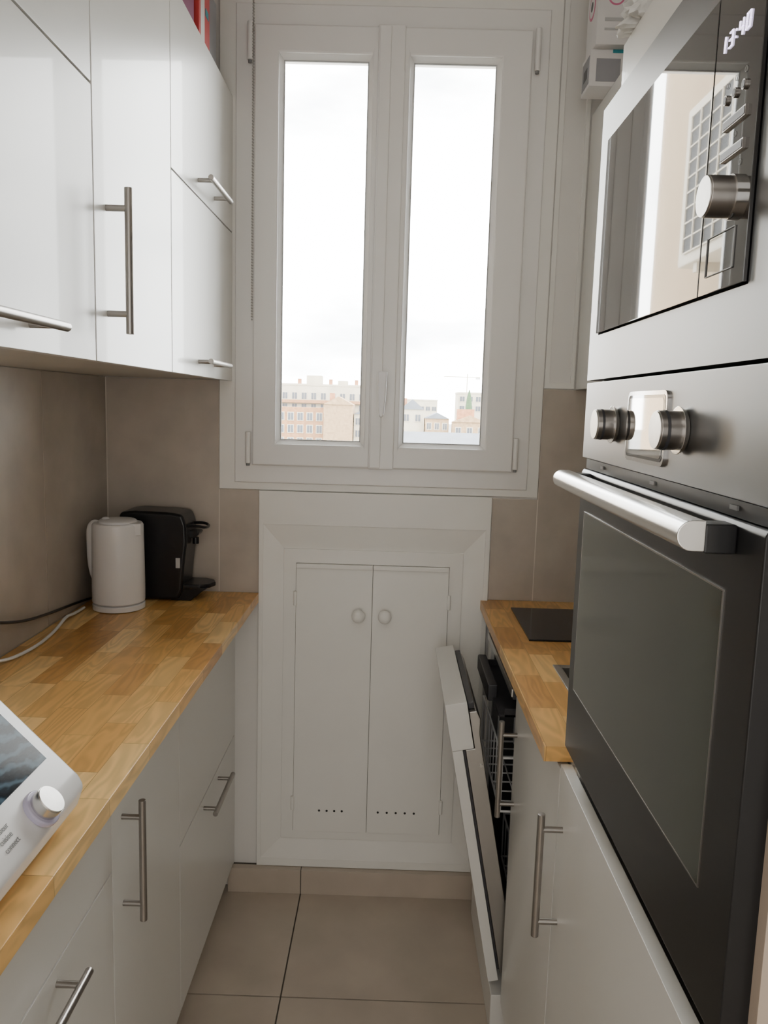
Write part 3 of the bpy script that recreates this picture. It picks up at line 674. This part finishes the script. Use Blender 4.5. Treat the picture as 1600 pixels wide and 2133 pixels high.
for x in (-26.5, -18, -11): MB().box(x, x+.9, 218, 219, 6.5, 7.9, 'f_orange').obj('chimney', B)
building('brick apartment house with white window frames', -32, -17.6, 200, 10, .3, 'f_brick', (6, [-2.9, -6.0, -9.2], 1.3, 1.8), None)
B = building('plain beige gable wall of a house', -17.4, -10.2, 196, 10, 1.2, 'f_beige', None, ('gable', 2.0, 'f_beige'))
MB().box(-16.2, -15.0, 199, 201, 1.2, 4.0, 'f_orange').obj('chimney', B)
building('narrow cream house beside the gable wall', -10.0, -4.0, 198, 8, -1.0, 'f_cream', (3, [-3.6, -6.6, -9.6], 1.1, 1.6), ('gable', 1.6, 'f_roof'))
B = building('cream house with slate roof', 1.5, 7.0, 190, 12, .6, 'f_cream', (2, [-2.2], 1.2, 1.6), ('gable', 2.4, 'f_roof'))
MB().box(2.2, 3.0, 193, 194, .6, 3.2, 'f_orange').obj('chimney', B)
building('small sand coloured house with grey roof', 7.3, 12.9, 188, 8, -1.4, 'f_beige', (3, [-3.9], .9, 1.4), ('gable', 1.4, 'f_roof'))
B = building('low house with terracotta chimney wall', 13.6, 21.5, 185, 4, -2.0, 'f_beige', (3, [-4.7], 1.1, 1.4), ('gable', 1.6, 'f_beige'))
MB().box(14.6, 18.6, 186, 188, -1.5, 1.0, 'f_orange').obj('chimney_stack', B)
building('white modern block in the distance', 19, 31, 240, 12, 5.4, 'f_cream', (5, [.4, 3.2], 1.4, 1.4), 'flat')
building('distant pale block behind the roofs', 2, 16, 300, 12, 3.4, 'f_cream', (6, [-.2], 1.6, 1.5), 'flat')
B = building('white hall with long zinc roof', -1.5, 26, 150, 8, -7.6, 'f_cream', (7, [-10.6], 2.2, 2.0), None)
MB().prism([(150-.4, -7.6), (158, -3.6), (158, -7.6)], 'yz', -2, 27, 'f_roof').obj('roof', B)
tr = empty('tree', (21.5, 232, -18), 'slim dark cypress tree between the houses', 'tree')
MB().cyl((21.5, 232, -10), (0, 0, 1), .3, 16, 'f_brick').obj('trunk', tr); MB().lathe([(.2, 0), (.9, 2), (1.0, 4), (.6, 7), (.1, 9)], (21.5, 232, -2.5), 'f_green', seg=12).obj('foliage', tr)
cr = empty('crane', (34, 380, -18), 'distant construction crane above the roofs', 'crane')
MB().box(33.8, 34.2, 380, 380.4, -18, 17.0, 'f_cream').obj('mast', cr); b = MB(); b.box(23, 40, 380.1, 380.4, 15.4, 15.75, 'f_cream'); b.box(38, 40, 379.8, 381, 14.6, 15.4, 'lgray'); b.obj('jib', cr)

# ------------------------------------------------------------------ world and light
w = bpy.data.worlds.new('World'); bpy.context.scene.world = w; w.use_nodes = True
N = w.node_tree.nodes; L = w.node_tree.links; bg = N['Background']
tc = N.new('ShaderNodeTexCoord'); mp = N.new('ShaderNodeMapping'); mp.inputs['Scale'].default_value = (1, 1, 3); L.new(tc.outputs['Generated'], mp.inputs[0])
nz = N.new('ShaderNodeTexNoise'); nz.inputs['Scale'].default_value = 2.6; nz.inputs['Detail'].default_value = 5; L.new(mp.outputs[0], nz.inputs[0])
r = N.new('ShaderNodeValToRGB'); r.color_ramp.elements[0].position = .34; r.color_ramp.elements[0].color = (.46, .48, .51, 1); r.color_ramp.elements[1].position = .50; r.color_ramp.elements[1].color = (1, 1, 1, 1)
L.new(nz.outputs['Fac'], r.inputs[0]); L.new(r.outputs[0], bg.inputs['Color']); bg.inputs['Strength'].default_value = 23

def area(name, loc, rot, sx, sy, e, col):
    ld = bpy.data.lights.new(name, 'AREA'); ld.shape = 'RECTANGLE'; ld.energy = e; ld.size = sx; ld.size_y = sy; ld.color = col
    lo = bpy.data.objects.new(name, ld); COL.objects.link(lo); lo.location = loc; lo.rotation_euler = rot
area('ceiling_fill', (0, -.4, 2.68), (0, 0, 0), 1.2, 1.2, 7, (1, .96, .91))  # added overhead fill to brighten the room, not an actual ceiling lamp
area('rear_fill', (0, -1.55, 1.25), (math.radians(90), 0, 0), 1.4, 1.8, 18, (1, .97, .93))  # added fill from behind the camera

# ------------------------------------------------------------------ camera
cd = bpy.data.cameras.new('camera'); co = bpy.data.objects.new('camera', cd); COL.objects.link(co); bpy.context.scene.camera = co
cd.sensor_fit = 'VERTICAL'; cd.sensor_height = 32; cd.lens = 32*1650/2133; cd.clip_start = .02; cd.clip_end = 2000
p = math.radians(7.7); yw = math.radians(.54); rl = math.radians(1.65)
f = Vector((-math.sin(yw)*math.cos(p), math.cos(yw)*math.cos(p), -math.sin(p)))
r0 = f.cross(Vector((0, 0, 1))).normalized(); u0 = r0.cross(f)
rr = r0*math.cos(rl)+u0*math.sin(rl); uu = -r0*math.sin(rl)+u0*math.cos(rl)
m4 = Matrix((rr, uu, -f)).transposed().to_4x4(); m4.translation = Vector((0, 0, 1.47)); co.matrix_world = m4
